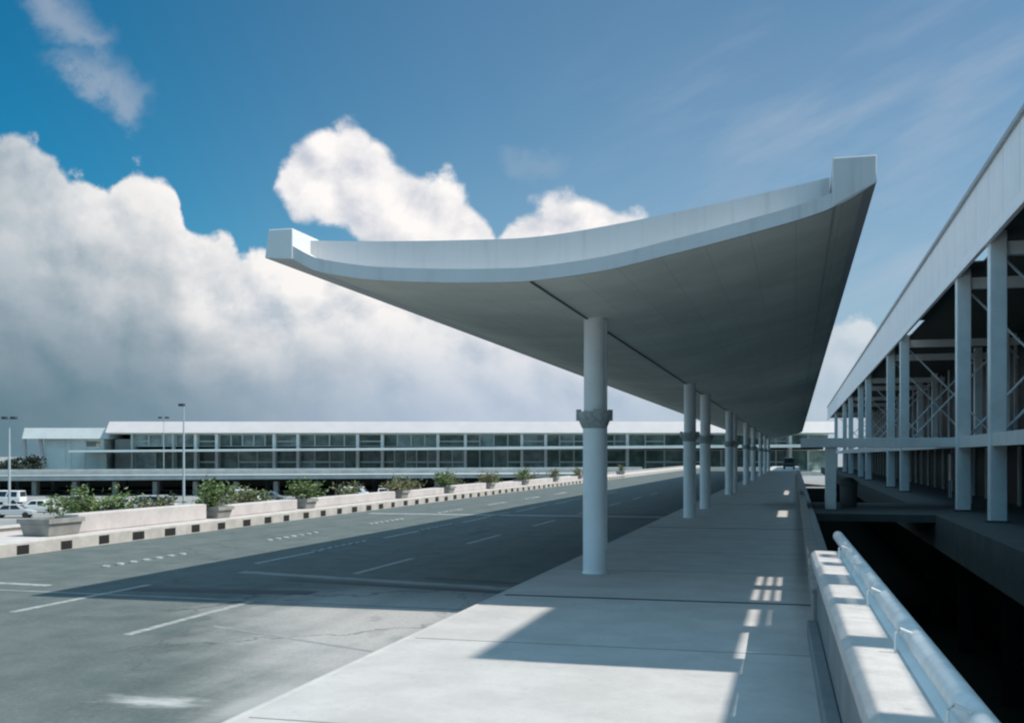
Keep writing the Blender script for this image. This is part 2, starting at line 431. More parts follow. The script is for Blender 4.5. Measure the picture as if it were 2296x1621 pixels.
# extra shrubs planted straight in the median strip between the planters
for k, (Y, w_, h_, mm, lab) in enumerate(((18.7,.9,.34,'leaf','bright green shrub low on the median right of the third planter'),
                                    (20.2,.9,.30,'leafdry','pale dusty shrub low on the median before the fourth planter'),
                                    (27.2,1.0,.30,'leafdry','spreading dusty shrub on the median between fifth and sixth planters'),
                                    (31.0,1.0,.30,'leaf','spreading green shrub on the median between sixth and seventh planters'),
                                    (35.3,1.2,.30,'leafdry','wide dusty shrub on the median between seventh and eighth planters'),
                                    (15.6,1.0,.36,'leafdry','thin dusty shrub behind the low wall right of the second planter'),
                                    (16.4,.7,.30,'leaf','small green shrub behind the low wall just before the third planter'),
                                    (23.6,1.2,.34,'leafdry','dusty shrub behind the low wall right of the fourth planter'),
                                    (13.3,.7,.28,'leafdry','small straggly shrub behind the right end of the longest low wall'))):
    shrub((-8.82, Y, .076), w_, h_+.08, 420, M[mm], lab, 4)

# ------------------------------------------------------------------ the canopy
PROF = [(-3.44,2.400),(-3.33,2.338),(-3.22,2.293),(-2.97,2.243),(-2.73,2.212),(-2.28,2.180),(-1.9,2.167),(-1.65,2.170),
        (-1.2,2.215),(-.766,2.300),(-.35,2.389),(.067,2.489),(.29,2.570),(.477,2.675)]
TOPP = [(-3.40,2.575),(-3.0,2.548),(-2.3,2.520),(-1.7,2.516),(-1.02,2.592),(-.235,2.715),(.215,2.795)]
sof = crom(PROF, 6); top = crom(TOPP, 8)
def prof_at(P, x):
    for a, c in zip(P, P[1:]):
        if a[0] <= x <= c[0]: return a[1] + (c[1]-a[1])*(x-a[0])/(c[0]-a[0])
    return P[0][1] if x < P[0][0] else P[-1][1]
Y0, Y1 = 6.94, 76.0
cn = empty('canopy', (-1.65, 9.0, 0), 'long white upswept canopy on a single row of round columns over the pavement', 'canopy')
# soffit sheet with a little thickness
b = MB()
ys = [Y0 + (Y1-Y0)*i/24 for i in range(25)]
n = len(sof)
for yv in ys:
    for x, z in sof: b.v.append((x, yv, z))
for yv in ys:
    for x, z in sof: b.v.append((x, yv, z+.03))
off = len(ys)*n
for i in range(len(ys)-1):
    for k in range(n-1):
        q = (i*n+k, i*n+k+1, (i+1)*n+k+1, (i+1)*n+k)
        b.f.append(q); b.f.append(tuple(off+j for j in q)[::-1])
for k in range(n-1):
    b.f.append((k, k+1, off+k+1, off+k)); e = (len(ys)-1)*n; b.f.append((e+k, e+k+1, off+e+k+1, off+e+k))
for i in range(len(ys)-1):
    for k in (0, n-1): b.f.append((i*n+k, (i+1)*n+k, off+(i+1)*n+k, off+i*n+k))
b.build('soffit', M['soffit'], cn, smooth=True)
# front lip: follows the soffit edge
def ribbon(pa, pb, y0, y1, bot_drop=0):
    b = MB()
    for (x, z), (x2, z2) in zip(pa, pb): b.v += [(x,y0,z),(x2,y0,z2),(x2,y1,z2),(x,y1,z)]
    for i in range(len(pa)-1):
        o = i*4
        for k in range(4):
            k2 = (k+1) % 4; b.f.append((o+k, o+4+k, o+4+k2, o+k2))
    b.f.append((0,1,2,3)); o = (len(pa)-1)*4; b.f.append((o,o+3,o+2,o+1))
    return b
lip = [(x, z-.004) for x, z in sof]; lipt = [(x, z+.088) for x, z in sof]
ribbon(lip, lipt, Y0-.03, Y0-.002).build('front_lip', M['bandwhite'], cn, smooth=True)
ga = [(x, z+.034) for x, z in sof]; gb = [(x, z+.082) for x, z in sof]
ribbon(ga, gb, Y0, Y0+.31).build('gutter', M['bandwhite'], cn, smooth=True)
# set-back upstand above the gutter
xs = [-3.428 + (3.643)*i/40 for i in range(41)]
ua = [(x, prof_at(sof, x)+.05) for x in xs]; ub = [(x, prof_at(top, x)) for x in xs]
ribbon(ua, ub, Y0+.26, Y0+.30).build('upstand', M['bandwhite'], cn, smooth=True)
# roof skin behind the upstand
ra = [(x, prof_at(top, x)-.06) for x in xs]; rb = [(x, prof_at(top, x)-.02) for x in xs]
ribbon(ra, rb, Y0+.301, Y1).build('roof_skin', M['bandwhite'], cn, smooth=True)
MB().hexa([(-3.645,Y0-.034,2.405),(-3.43,Y0-.034,2.386),(-3.43,Y1+.02,2.386),(-3.645,Y1+.02,2.405),
           (-3.615,Y0-.034,2.606),(-3.43,Y0-.034,2.606),(-3.43,Y1+.02,2.606),(-3.615,Y1+.02,2.606)]).build('edge_box', M['boxwhite'], cn, bevel=.005)
zi = prof_at(sof, .225)
MB().hexa([(.225,Y0-.036,zi-.002),(.482,Y0-.036,2.672),(.482,Y1+.02,2.672),(.225,Y1+.02,zi-.002),
           (.225,Y0-.036,2.842),(.482,Y0-.036,2.842),(.482,Y1+.02,2.842),(.225,Y1+.02,2.842)]).build('edge_box', M['bandwhite'], cn, bevel=.006)
MB().box(-1.716, -1.70, Y0, Y1, 2.158, 2.172).build('soffit_joint', M['seam'], cn)
CY = [9.03, 17.55, 20.65, 28.3, 30.5, 38.3, 45.0, 54.2, 62.5, 71.0]
for i, yc in enumerate(CY):
    xc = -1.66
    c = MB().lathe([(.096,0),(.096,1.28),(.096,2.175)] if False else [(.098,.0),(.098,1.26),(.090,1.40),(.090,2.178)], xc, yc, 28).build('column', M['colwhite'], cn, smooth=True)
    if yc < 55:
        MB().lathe([(.101,1.235),(.112,1.25),(.148,1.335),(.152,1.36),(.152,1.375),(.101,1.38)], xc, yc, 24).build('collar', M['fix'], c, smooth=True)
        for k in range(4):
            a = math.radians(20+90*k); dx, dy = math.cos(a), math.sin(a)
            MB().hexa([(xc+dx*.118-dy*.03*s1+dx*.03*s2, yc+dy*.118+dx*.03*s1+dy*.03*s2, z) for z in (1.30, 1.395) for s1, s2 in ((-1,0),(1,0),(1,1.2),(-1,1.2))]).build('floodlight', M['fix'], c)
        MB().tube([(xc+.075, yc+.075, .19), (xc+.075, yc+.075, 2.17)], .024, 10).build('downpipe', M['colwhite'], c, smooth=True)
        MB().lathe([(.106,.0),(.106,.010),(.099,.014)], xc, yc, 24).build('base_plate', M['colwhite'], c)
    else:
        MB().lathe([(.101,1.235),(.148,1.335),(.152,1.375),(.101,1.38)], xc, yc, 16).build('collar', M['fix'], c, smooth=True)

# ------------------------------------------------------------------ parapet, handrail, low wall on the right
pp = empty('parapet_wall', (.24, 2, 0), 'painted concrete parapet wall with wide coping beside the void in the foreground', 'wall')
def skew(b):                                            # the parapet runs a degree off the kerb line
    b.v = [(x - .0155*(y-2), y, z) for x, y, z in b.v]; return b
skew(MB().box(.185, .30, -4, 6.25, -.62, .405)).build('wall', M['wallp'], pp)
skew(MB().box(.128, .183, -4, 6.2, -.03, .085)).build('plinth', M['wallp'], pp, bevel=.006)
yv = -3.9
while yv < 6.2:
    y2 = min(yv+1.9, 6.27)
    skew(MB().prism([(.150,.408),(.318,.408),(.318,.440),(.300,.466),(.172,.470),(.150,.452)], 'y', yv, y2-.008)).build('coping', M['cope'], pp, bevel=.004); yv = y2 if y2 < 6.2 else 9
hr = empty('handrail', (.34, 3, .47), 'thick white tube handrail on thin posts along the foreground parapet', 'handrail')
def rail_at(yv): return (.345-.0155*(yv-1.8), yv, .492)
pts = [rail_at(-4+ (7.1+4)*i/14) for i in range(15)]
MB().tube(pts, .031, 20).build('rail_tube', M['rail'], hr, smooth=True)
for k in range(8):
    yv = .33 + .915*k
    if yv > 6.2: break
    p = rail_at(yv)
    MB().tube([(p[0]-.062, yv, .455), (p[0]-.062, yv, .522), (p[0]-.05, yv, .532), (p[0]-.02, yv, .520)], .0042, 8).build('post', M['rail'], hr, smooth=True)
skew(MB().prism([(.283,.4605),(.288,.462),(.345,.490),(.340,.494)], 'y', -4, 6.24)).build('rail_plate', M['steel'], hr)
lw = empty('low_wall', (.13, 14, 0), 'thin brownish low wall continuing along the pavement edge under the canopy', 'wall')
MB().box(.10, .165, 6.27, 60, -.5, .225).build('wall', M['lowwall'], lw)
MB().box(.09, .175, 6.28, 60, .2255, .25).build('coping', M['lowwall'], lw, bevel=.004)

# ------------------------------------------------------------------ right-hand terminal building
TB = empty('terminal_building', (2.9, 18, 0), 'grey steel framed terminal with a deep pale fascia on the right', 'building')
YB0, YB1 = 5.05, 100.0
FX = 2.79
fa = MB().box(FX, FX+.04, YB0, YB1, 4.36, 5.30)
fa.build('fascia', M['clad'], TB)
MB().box(FX-.05, FX+.045, YB0, YB1, 5.302, 5.37).build('top_cap', M['cap'], TB)
MB().box(FX-.02, FX+.045, YB0, YB1, 4.186, 4.355).build('bottom_trim', M['trim'], TB)
# unseen raked plate added behind the fascia to shade the pavement
MB().prism([(2.84,5.25),(2.84,5.30),(5.32,9.17),(5.35,9.15),(2.87,5.25)], 'y', YB0+.01, YB1).build('added_shade_plate', M['clad'], TB)
# roof deck with open skylight grid; holes are listed where their light lands on the pavement
ZD = 4.40
holes = []
def hole(x0, x1, y0, y1, z=0.0): holes.append((x0+K*(ZD-z)+K*z*0, x1+K*(ZD-z), y0, y1))
for xa, xb in ((-.305,-.243),(-.224,-.166),(-.147,-.092)):
    for ya, yb in ((7.62, 8.22), (8.5, 9.1)): hole(xa, xb, ya, yb)
hole(-.295,-.215,6.45,7.15); hole(-.295,-.215,5.4,6.2)
for ya, yb in ((6.5,7.15),(5.5,6.1),(4.62,5.0),(3.95,4.35)): hole(-.165,-.135,ya,yb)
hole(-.30,-.12,18.1,20.2); hole(-.30,-.16,28.5,32)
for ya, yb in ((-.6,.35),(.52,1.27),(1.45,2.14),(2.34,3.13),(3.32,4.02),(4.2,4.62),(5.02,5.42),(5.6,5.85),(6.05,6.24)):
    xl = .172-.0155*((ya+yb)/2-2); hole(xl-.012-K*.47, xl+.125-K*.47, ya, yb)
X0n, X0f, XR = -.258+K*ZD, FX+.06, 12.0
xc = sorted({X0f, X0n, XR} | {h[0] for h in holes} | {h[1] for h in holes})
yc = sorted({-5.0, YB0, YB1} | {h[2] for h in holes} | {h[3] for h in holes})
b = MB(); idx = {}
def vid(i, j):
    if (i, j) not in idx: idx[(i, j)] = len(b.v); b.v.append((xc[i], yc[j], ZD))
    return idx[(i, j)]
for i in range(len(xc)-1):
    for j in range(len(yc)-1):
        mx, my = (xc[i]+xc[i+1])/2, (yc[j]+yc[j+1])/2
        if mx < X0n and my < YB0: continue
        if any(h[0] < mx < h[1] and h[2] < my < h[3] for h in holes): continue
        b.f.append((vid(i,j), vid(i+1,j), vid(i+1,j+1), vid(i,j+1)))
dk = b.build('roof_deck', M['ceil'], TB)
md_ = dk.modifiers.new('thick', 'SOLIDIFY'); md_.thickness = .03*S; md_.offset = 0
BC = [17.5, 20.9, 31.7, 36.1, 46.9, 52.2, 61.5, 69, 83.5]
for i, yv in enumerate(BC):
    cobj = MB().box(2.83, 3.07, yv-.12, yv+.12, .0, 4.38).build('column', M['steel'], TB, bevel=.012)
    MB().box(2.78, 3.12, yv-.17, yv+.17, .001, .03).build('base_plate', M['slab'], cobj)
    MB().box(5.42, 5.64, yv-.11, yv+.11, .0, 4.38).build('column', M['steel'], TB)
    MB().box(3.072, 5.418, yv-.07, yv+.07, 4.02, 4.22).build('roof_beam', M['steel'], TB)
    MB().box(5.642, 11.5, yv-.07, yv+.07, 4.02, 4.22).build('roof_beam', M['steel'], TB)
    for (xa, xb) in ((3.1, 5.4), (5.66, 7.9)):
        MB().tube([(xa, yv+.09, 3.95), ((xa+xb)/2, yv+.09, 2.7), (xb, yv+.09, 1.4)], .022, 8).build('brace_rod', M['trim'], TB)
        MB().tube([(xb, yv+.14, 3.95), ((xa+xb)/2, yv+.14, 2.7), (xa, yv+.14, 1.4)], .022, 8).build('brace_rod', M['trim'], TB)
yv = 12.0
while yv < 96: MB().box(5.80, 5.86, yv, yv+.07, .002, 4.36).build('mullion', M['steel'], TB); yv += 2.2
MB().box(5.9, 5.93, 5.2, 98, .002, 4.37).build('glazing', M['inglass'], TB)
for y0 in (-5, 17.7, 21.1, 36.3):
    pass
be = [-5]+BC+[99]
for a, c in zip(be, be[1:]): MB().box(2.86, 3.02, a+.125, c-.125, 1.15, 1.345).build('edge_beam', M['steel'], TB)
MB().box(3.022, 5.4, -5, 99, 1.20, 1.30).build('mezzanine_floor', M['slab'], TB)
yv = 8.0
while yv < 90: MB().box(4.30, 4.36, yv, yv+.07, .002, 1.198).build('door_frame', M['steel'], TB); yv += 1.9
MB().box(4.37, 4.39, -4, 98, .002, 1.197).build('door_glazing', M['inglass'], TB)
MB().box(11.9, 12.0, -5, 104, .0, 4.37).build('back_wall', M['slab'], TB)
MB().box(2.30, 12, -5, 104, -.56, -.001).build('floor_slab', M['slab'], TB)
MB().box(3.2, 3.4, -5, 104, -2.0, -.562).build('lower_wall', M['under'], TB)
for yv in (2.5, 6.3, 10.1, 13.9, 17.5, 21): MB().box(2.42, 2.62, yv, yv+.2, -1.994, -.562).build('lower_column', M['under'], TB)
# things standing in the hall entrance
for k, (yv, lab) in enumerate(((24.5, 'tall pale notice board standing inside the entrance, left of its twin'), (27.5, 'tall pale notice board standing inside the entrance, farther from the footbridge'))):
    t = empty('notice_board', (3.6, yv, 0), lab, 'notice board', 'notice boards at the entrance')
    MB().box(3.58, 3.61, yv-.22, yv+.22, .42, 1.05).build('panel', M['farwhite'], t)
    MB().box(3.585, 3.605, yv-.20, yv-.17, .0, .418).box(3.585, 3.605, yv+.17, yv+.20, .0, .418).build('leg', M['steel'], t)

fb = empty('footbridge', (1.3, 21, 0), 'flat footbridge with a grey portal beam joining the pavement to the terminal', 'bridge')
MB().box(.34, 2.298, 19.4, 24.2, -.13, -.002).build('deck', M['slab'], fb)
MB().box(.10, 2.855, 20.95, 21.25, 1.16, 1.335).build('portal_beam', M['steel'], fb, bevel=.006)
MB().box(.10, 2.855, 21.26, 24.0, 1.30, 1.336).build('roof_slab', M['slab'], fb)
MB().box(.545, .745, 21.0, 21.2, -.001, 1.158).build('column', M['steel'], fb, bevel=.008)
bn = MB().lathe([(.14,0),(.16,.04),(.17,.42),(.19,.44),(.19,.48),(.10,.56),(.02,.58)], 1.02, 22.2, 20).build('litter_bin', M['seam'], None, smooth=True)
tag(bn, 'dark round litter bin standing on the footbridge beside its column', 'litter bin')

# ------------------------------------------------------------------ far wing and elevated road, square to the view
FW = empty('terminal_wing', (0, 0, 0), 'long white flat-roofed terminal wing across the background', 'building', rz=PSI)
kf = 110/2400
def R(u): return (u-1148)*kf
def Z(v): return 1-(v-1022)*kf
def fbox(u0, u1, v0, v1, f0, f1): return MB().box(R(u0), R(u1), f0, f1, Z(v1), Z(v0))
MB().prism([(107.4,Z(971)),(108.6,Z(946)),(135,Z(946)),(135,Z(971))], 'x', R(257), R(1862)).build('roof', M['farwhite'], FW)
fbox(257, 1862, 969.2, 973.5, 107.9, 134.5).build('roof_soffit', M['fargrey'], FW)
MB().prism([(108.3,Z(984)),(108.9,Z(960)),(130,Z(960)),(130,Z(984))], 'x', R(66), R(256.8)).build('low_roof', M['lowroof'], FW)
fbox(257, 1862, 973.6, 1062, 112.5, 134).build('core', M['under'], FW)
fbox(108, 240, 984.1, 1062, 109.2, 128).build('glass_box', M['fargrey'], FW)
for u in (108, 152, 165, 196, 238): MB().box(R(u), R(u+2.2), 109.14, 109.19, Z(1060), Z(984.2)).build('mullion', M['fargrey'], FW)
for u0, u1 in ((64, 67), (100, 112)):
    MB().bar((R(u0), 109.0, Z(984)), (R((u0+u1)/2+4), 109.0, Z(1060)), .28).build('raking_column', M['farwhite'], FW)
fbox(250.5, 299, 984.1, 1062, 110.9, 112.4).build('end_wall', M['lowroof'], FW)
MB().box(R(236), R(250), 108.6, 109.1, Z(1060), Z(1016)).build('pier', M['fargrey'], FW)
# two glazed storeys
PAIR = [(443,490),(618,671),(804,859),(983,1044),(1170,1223),(1352,1405),(1534,1586),(1716,1768)]
edges = [300, 392] + [u for p in PAIR for u in p] + [1860]
for i, (ua, uc) in enumerate(zip(edges, edges[1:])):
    inpair = (ua, uc) in PAIR
    for v0, v1, up in ((974, 1001, True), (1008, 1056, False)):
        nn = max(1, int((uc-ua)/random.choice((24, 31, 38))))
        for k in range(nn):
            ub, ud = ua+(uc-ua)*k/nn, ua+(uc-ua)*(k+1)/nn
            q = random.random()
            gm = M['glass3'] if (i == 0 and q < .7) else M['glass2'] if (q < (.55 if inpair else .22)) else M['glass4'] if q < .6 else M['glass']
            w = fbox(ub+1.0, ud-1.0, v0, v1, 110.6, 110.8).build('window', gm, FW)
            fr = MB()
            fr.box(R(ub), R(ub+1.4), 110.35, 110.58, Z(v1), Z(v0)).box(R(ud-1.4), R(ud), 110.35, 110.58, Z(v1), Z(v0))
            for vv in (v0+.7, v1-.7): fr.box(R(ub+.3), R(ud-.3), 110.37, 110.56, Z(vv+.7), Z(vv-.7))
            if not up and (inpair or random.random() < .35): fr.box(R(ub+.2), R(ud-.2), 110.2, 110.57, Z(1037.5), Z(1034))
            if up and (inpair or random.random() < .2): fr.box(R(ub+.2), R(ud-.2), 110.2, 110.57, Z(990.5), Z(988))
            fr.build('window_frame', M['farframe'], w)
for p in PAIR:
    for u in p:
        MB().box(R(u-3.2), R(u+3.2), 109.2, 109.9, Z(1062), Z(973.6)).build('column', M['farwhite2'], FW)
for u in (392, 300):
    MB().box(R(u-2.4), R(u+2.4), 109.4, 109.9, Z(1060), Z(973.6)).build('column', M['fargrey'], FW)
MB().hexa([(R(199),105,Z(1014.5)),(R(1862),105,Z(1003)),(R(1862),110.2,Z(1003)),(R(199),110.2,Z(1014.5)),
           (R(199),105,Z(1010)),(R(1862),105,Z(996.5)),(R(1862),110.2,Z(996.5)),(R(199),110.2,Z(1010))]).build('entrance_canopy', M['fargrey'], FW)
fbox(150, 1862, 1056.5, 1064, 104, 112.4).build('floor_edge', M['ramp'], FW)
MB().box(R(228), R(250), 106, 107, Z(1002), Z(992)).box(R(226), R(252), 105.9, 107.1, Z(992), Z(990)).build('roof_plant', M['seam'], FW)

kr = 80/2400
def R8(u): return (u-1148)*kr
VR = empty('elevated_road', (0, 0, 0), 'grey concrete elevated road on columns in front of the far wing', 'viaduct', rz=PSI)
zl, zr = 1-36*kr, 1-29*kr
def ramp(f0, f1, dt, db, name, m):
    x0, x1 = R8(-260), R8(1490)
    MB().hexa([(x0,f0,zl+db),(x1,f0,zr+db*.8),(x1,f1,zr+db*.8),(x0,f1,zl+db),(x0,f0,zl+dt),(x1,f0,zr+dt),(x1,f1,zr+dt),(x0,f1,zl+dt)]).build(name, m, VR)
ramp(80, 94, -.34, -.72, 'deck', M['ramp'])
ramp(79.9, 80.15, 0, -.30, 'road_barrier', M['ramp'])
ramp(93.7, 94, 0, -.30, 'road_barrier', M['ramp'])
for u in range(-220, 1440, 92):
    for f in (81.5, 92):
        MB().box(R8(u-5), R8(u+5), f, f+.6, -2.0, -.95).build('column', M['ramp'], VR)
MB().box(R8(-260), R8(1470), 94.3, 94.9, -2.0, -.75).build('back_wall', M['under'], VR)  # dark sheet added to stand for the shade beneath the deck

# far trees at the left end of the wing
def tree(u, f, w, h, label):
    L = cam((u-1148)/2400*f, f, -2.0); t = empty('tree', L, label, 'tree', 'dark trees beyond the elevated road')
    L = Vector(L); MB().tube([L, L+Vector((.05,0,h*.3)), L+Vector((0,.06,h*.7))], [.16,.12,.05], 8).build('trunk', M['bark'], t)
    b = MB()
    for k in range(22):
        c = L + Vector((random.uniform(-.5,.5)*w, random.uniform(-.5,.5)*w*.7, h*random.uniform(.35, .92)))
        r = w*random.uniform(.10,.2)
        for q in range(90):
            d = Vector((random.gauss(0,1), random.gauss(0,1), random.gauss(0,1))).normalized()
            leaf(b, c+d*r*random.uniform(.4,1), d+Vector((0,0,.3)), .26, .16)
    b.build('crown', M['leafdark'], t)
tree(-10, 103, 3.8, 2.65, 'dark green tree beyond the elevated road, leftmost of the three')
tree(52, 104, 3.2, 2.75, 'dark green tree beyond the elevated road, left of the raking columns')
tree(92, 116, 3.0, 2.55, 'dark green tree standing under the open end of the low roof')
tree(-75, 105, 4.0, 2.9, 'dark green tree beyond the elevated road outside the left edge') if False else None

# lamp masts
def mast(u, f, vtop, label, heads, w=.055):
    X, Y, _ = cam((u-1148)/2400*f, f, 0); zt = 1-(vtop-1022)/2400*f
    t = empty('lamp_mast', (X, Y, -2.0), label, 'lamp mast', 'lamp masts over the car park')
    MB().tube([(X,Y,-2.0),(X,Y,zt*.4),(X,Y,zt)], [w*1.25, w, w*.6], 10).build('pole', M['mast'], t, smooth=True)
    MB().lathe([(w*2.2,-2.0),(w*2.2,-1.93),(w*1.4,-1.9)], X, Y, 10).build('base_plate', M['mast'], t)
    for dx in heads:
        p = Vector((X, Y, zt)); q = p + Vector((CP, SP, 0))*dx
        if abs(dx) > .05: MB().bar(p, q+Vector((0,0,.04)), .05).build('arm', M['mast'], t)
        hh = MB().box(q.x-.17, q.x+.17, q.y-.12, q.y+.12, q.z-.05, q.z+.11).build('lamp_head', M['masthead'], t, bevel=.03)
mast(412, 62, 909, 'tall lamp mast in front of the wing with one small dark lamp head', (-.12,), .06)
mast(367, 95, 937, 'slender lamp mast with a pair of small dark lamp heads', (-.3, .3), .035)
mast(21, 60, 938, 'lamp mast at the left edge of the view before the dark trees', (-.25, .25), .06)

# ------------------------------------------------------------------ parked cars
CARTYPE = {
 'car': dict(L=2.0, W=.80, belt=.40, roof=.66, cab=[(-.72,.40),(-.40,.645),(.28,.66),(.62,.41)], hood=[(-1.0,.16),(-1.0,.36),(-.72,.40),(.62,.41),(.98,.34),(1.0,.16)]),
 'van': dict(L=2.1, W=.84, belt=.46, roof=.88, cab=[(-1.02,.46),(-.98,.86),(.48,.88),(.80,.47)], hood=[(-1.05,.17),(-1.04,.46),(.80,.47),(1.03,.40),(1.05,.17)]),
 'pickup': dict(L=2.2, W=.80, belt=.44, roof=.78, cab=[(-.18,.44),(-.12,.76),(.34,.78),(.62,.45)], hood=[(-1.1,.2),(-1.1,.44),(.62,.45),(1.06,.40),(1.1,.2)]),
}
def car(u, f, kind, colour, heading, label, z=-2.0, xy=None):
    X, Y = xy if xy else cam((u-1148)/2400*f, f, 0)[:2]
    T = CARTYPE[kind]; W = T['W']
    t = empty('parked_' + kind, (X, Y, z), label, {'car':'car','van':'van','pickup':'pickup truck'}[kind], 'vehicles parked below the road', rz=heading)
    ORG[t.name] = (0,0,0)
    MB().prism(T['hood'], 'y', -W/2, W/2).build('body', PAINT[colour], t, bevel=.03)
    c4 = T['cab']; ins = .07; bo = [c4[0], c4[3]]
    cb = MB().hexa([(c4[0][0],-W/2+.01,c4[0][1]),(c4[3][0],-W/2+.01,c4[3][1]),(c4[3][0],W/2-.01,c4[3][1]),(c4[0][0],W/2-.01,c4[0][1]),
               (c4[1][0],-W/2+ins,c4[1][1]),(c4[2][0],-W/2+ins,c4[2][1]),(c4[2][0],W/2-ins,c4[2][1]),(c4[1][0],W/2-ins,c4[1][1])])
    cb.build('cabin', PAINT[colour], t, bevel=.02)
    def lerp(a, c, q): return tuple(m+(n_-m)*q for m, n_ in zip(a, c))
    for sgn in (-1, 1):                                  # side windows, slightly proud of the cabin
        A = (c4[0][0], sgn*(W/2-.01), c4[0][1]); B_ = (c4[3][0], sgn*(W/2-.01), c4[3][1]); C = (c4[2][0], sgn*(W/2-ins), c4[2][1]); D = (c4[1][0], sgn*(W/2-ins), c4[1][1])
        def q(a, c): return lerp(lerp(A, B_, a), lerp(D, C, a), c)
        for a0, a1 in ((.10,.46),(.51,.86)):
            P = [q(a0,.12), q(a1,.12), q(a1,.86), q(a0,.86)]
            MB().hexa([(x, y-sgn*.01, zz) for x, y, zz in P] + [(x, y+sgn*.008, zz) for x, y, zz in P]).build('side_window', M['carglass'], t)
    for (i0, i1, nm) in ((3, 2, 'windscreen'), (0, 1, 'rear_window')):
        sx = 1 if nm == 'windscreen' else -1
        A = c4[i0]; B_ = c4[i1]; lo = lerp(A, B_, .12); hi = lerp(A, B_, .88)
        P = [(lo[0],-W/2+.09,lo[1]),(lo[0],W/2-.09,lo[1]),(hi[0],W/2-.12,hi[1]),(hi[0],-W/2+.12,hi[1])]
        MB().hexa([(x-sx*.01,y,zz) for x,y,zz in P]+[(x+sx*.012,y,zz+.004) for x,y,zz in P]).build(nm, M['carglass'], t)
    for sx in (-.62, .64):
        for sy in (-1, 1):
            MB().tube([(sx, sy*(W/2-.13), .15), (sx, sy*(W/2+.005), .15)], .15, 16).build('wheel', M['tyre'], t)
    for sy in (-1, 1):
        e = T['hood'][-1][0]
        MB().box(e-.02, e+.012, sy*(W/2-.16)-.08, sy*(W/2-.16)+.08, .27, .33).build('headlight', M['glasslens'], t)
    return t
H = math.radians
car(278, 59.5, 'car', 'white', H(-60), 'bright white car parked nose out behind the broad bushy shrub')
car(352, 58, 'van', 'silver', H(12), 'silver van parked side on right of the bright white car')
car(30, 52, 'car', 'silver', H(25), 'silver car parked at the far left edge of the view')
car(92, 57, 'car', 'white', H(15), 'white car parked between the left lamp mast and the shrub')
car(16, 66, 'van', 'white', H(190), 'white van parked at the left edge behind the silver car')
car(180, 64, 'car', 'beige', H(8), 'beige car parked behind the broad bushy shrub')
car(545, 68, 'van', 'white', H(10), 'white van parked right of the second planter shrub')
car(605, 70, 'car', 'grey', H(14), 'dark grey car parked right of the white van')
car(470, 66, 'car', 'silver', H(200), 'silver car parked behind the tall leafy shrub')
car(798, 74, 'van', 'white', H(10), 'long pale van roof showing left of the white pickup')
car(860, 74, 'pickup', 'white', H(-70), 'white pickup truck parked nose out near the elevated road')
car(975, 77, 'car', 'white', H(15), 'small white car parked farthest right in the lower car park')
t = car(0, 0, 'van', 'dark', H(90), 'dark van parked at the far end under the canopy', z=0.0, xy=(-.45, 84)); t['group'] = 'vehicles at the far end of the canopy'

# ------------------------------------------------------------------ sky
w = bpy.data.worlds.new('World'); sc.world = w; w.use_nodes = True
nt = w.node_tree; bg = nt.nodes['Background']
el = math.atan(1/K)
sky = nt.nodes.new('ShaderNodeTexSky'); sky.sky_type = 'NISHITA'; sky.sun_disc = False
sky.sun_elevation = el; sky.sun_rotation = math.radians(90); sky.air_density = 1.0; sky.dust_density = .6; sky.ozone_density = 1.2
tc = nt.nodes.new('ShaderNodeTexCoord')
x, y, z = xyz(nt, tc.outputs['Generated'])
fw = y*CP - x*SP; rt = x*CP + y*SP
hyp = (fw*fw + rt*rt).sqrt()
az = rt.atan2(fw); e = z/hyp.max(.001)               # azimuth off the view's heading, slope of elevation
e = e.min(3.0)
def fcurve(inp, pts, lo=-.6, hi=.6, vmax=1.0):
    n = nt.nodes.new('ShaderNodeFloatCurve'); c = n.mapping.curves[0]
    pts = sorted(((a-lo)/(hi-lo), v/vmax) for a, v in pts)
    while len(c.points) < len(pts): c.points.new(.5, .5)
    for p, (a, v) in zip(c.points, pts): p.location = (min(max(a,0),1), v)
    n.mapping.use_clip = False; n.mapping.update()
    nt.links.new((((inp-lo)/(hi-lo)).clamp()).s, n.inputs['Value'])
    return E(nt, n.outputs[0])*vmax
def ae(u, v):
    a = math.atan((u-1148)/2400); return (a, (1022-v)/2400*math.cos(a))
P = vec(nt, az, e, 0.0)
wob = noise(nt, P, 9, 5, .6); wob2 = noise(nt, P, 34, 6, .62)
pf = voro(nt, vec(nt, az + (wob2-.5)*.03, e + (wob-.5)*.03, 0.0), 17, .6)
def cloudn(da=0, de=0):
    p = vec(nt, az+da, e+de, .0)
    n1 = noise(nt, p, 11, 8, .58, .2)
    pw_ = vec(nt, az+da + (n1-.5)*.05, e+de + (n1-.5)*.05, .3)
    return n1*.55 + (1-voro(nt, pw_, 20, .5)*1.3)*.30 + noise(nt, pw_, 60, 5, .6)*.15
N0 = cloudn(); NL = cloudn(.010, .012)
relief = (N0-NL)
T1 = fcurve(az, [(-.6,.12),(-.5,.29)] + [ae(*q) for q in ((0,300),(60,305),(120,345),(180,392),(225,408),(270,385),(330,372),(385,395),(420,480),(450,505),(500,497),(550,575),(620,578),(720,572),(850,615),(1000,665),(1200,725),(1400,795),(1560,870),(1680,840),(1780,790),(1850,720),(1920,715),(2000,770),(2100,860),(2250,900))] + [(.35,.09),(.6,.06)])
T2 = fcurve(az, [(-.6,-.2)] + [ae(*q) for q in ((560,760),(610,420),(645,345),(700,312),(750,295),(800,292),(850,325),(900,365),(960,400),(1010,405),(1060,440),(1100,490),(1115,530),(1135,490),(1190,470),(1235,455),(1290,432),(1340,438),(1400,470),(1450,500),(1500,540),(1580,590),(1680,660))] + [(.6,-.2)])
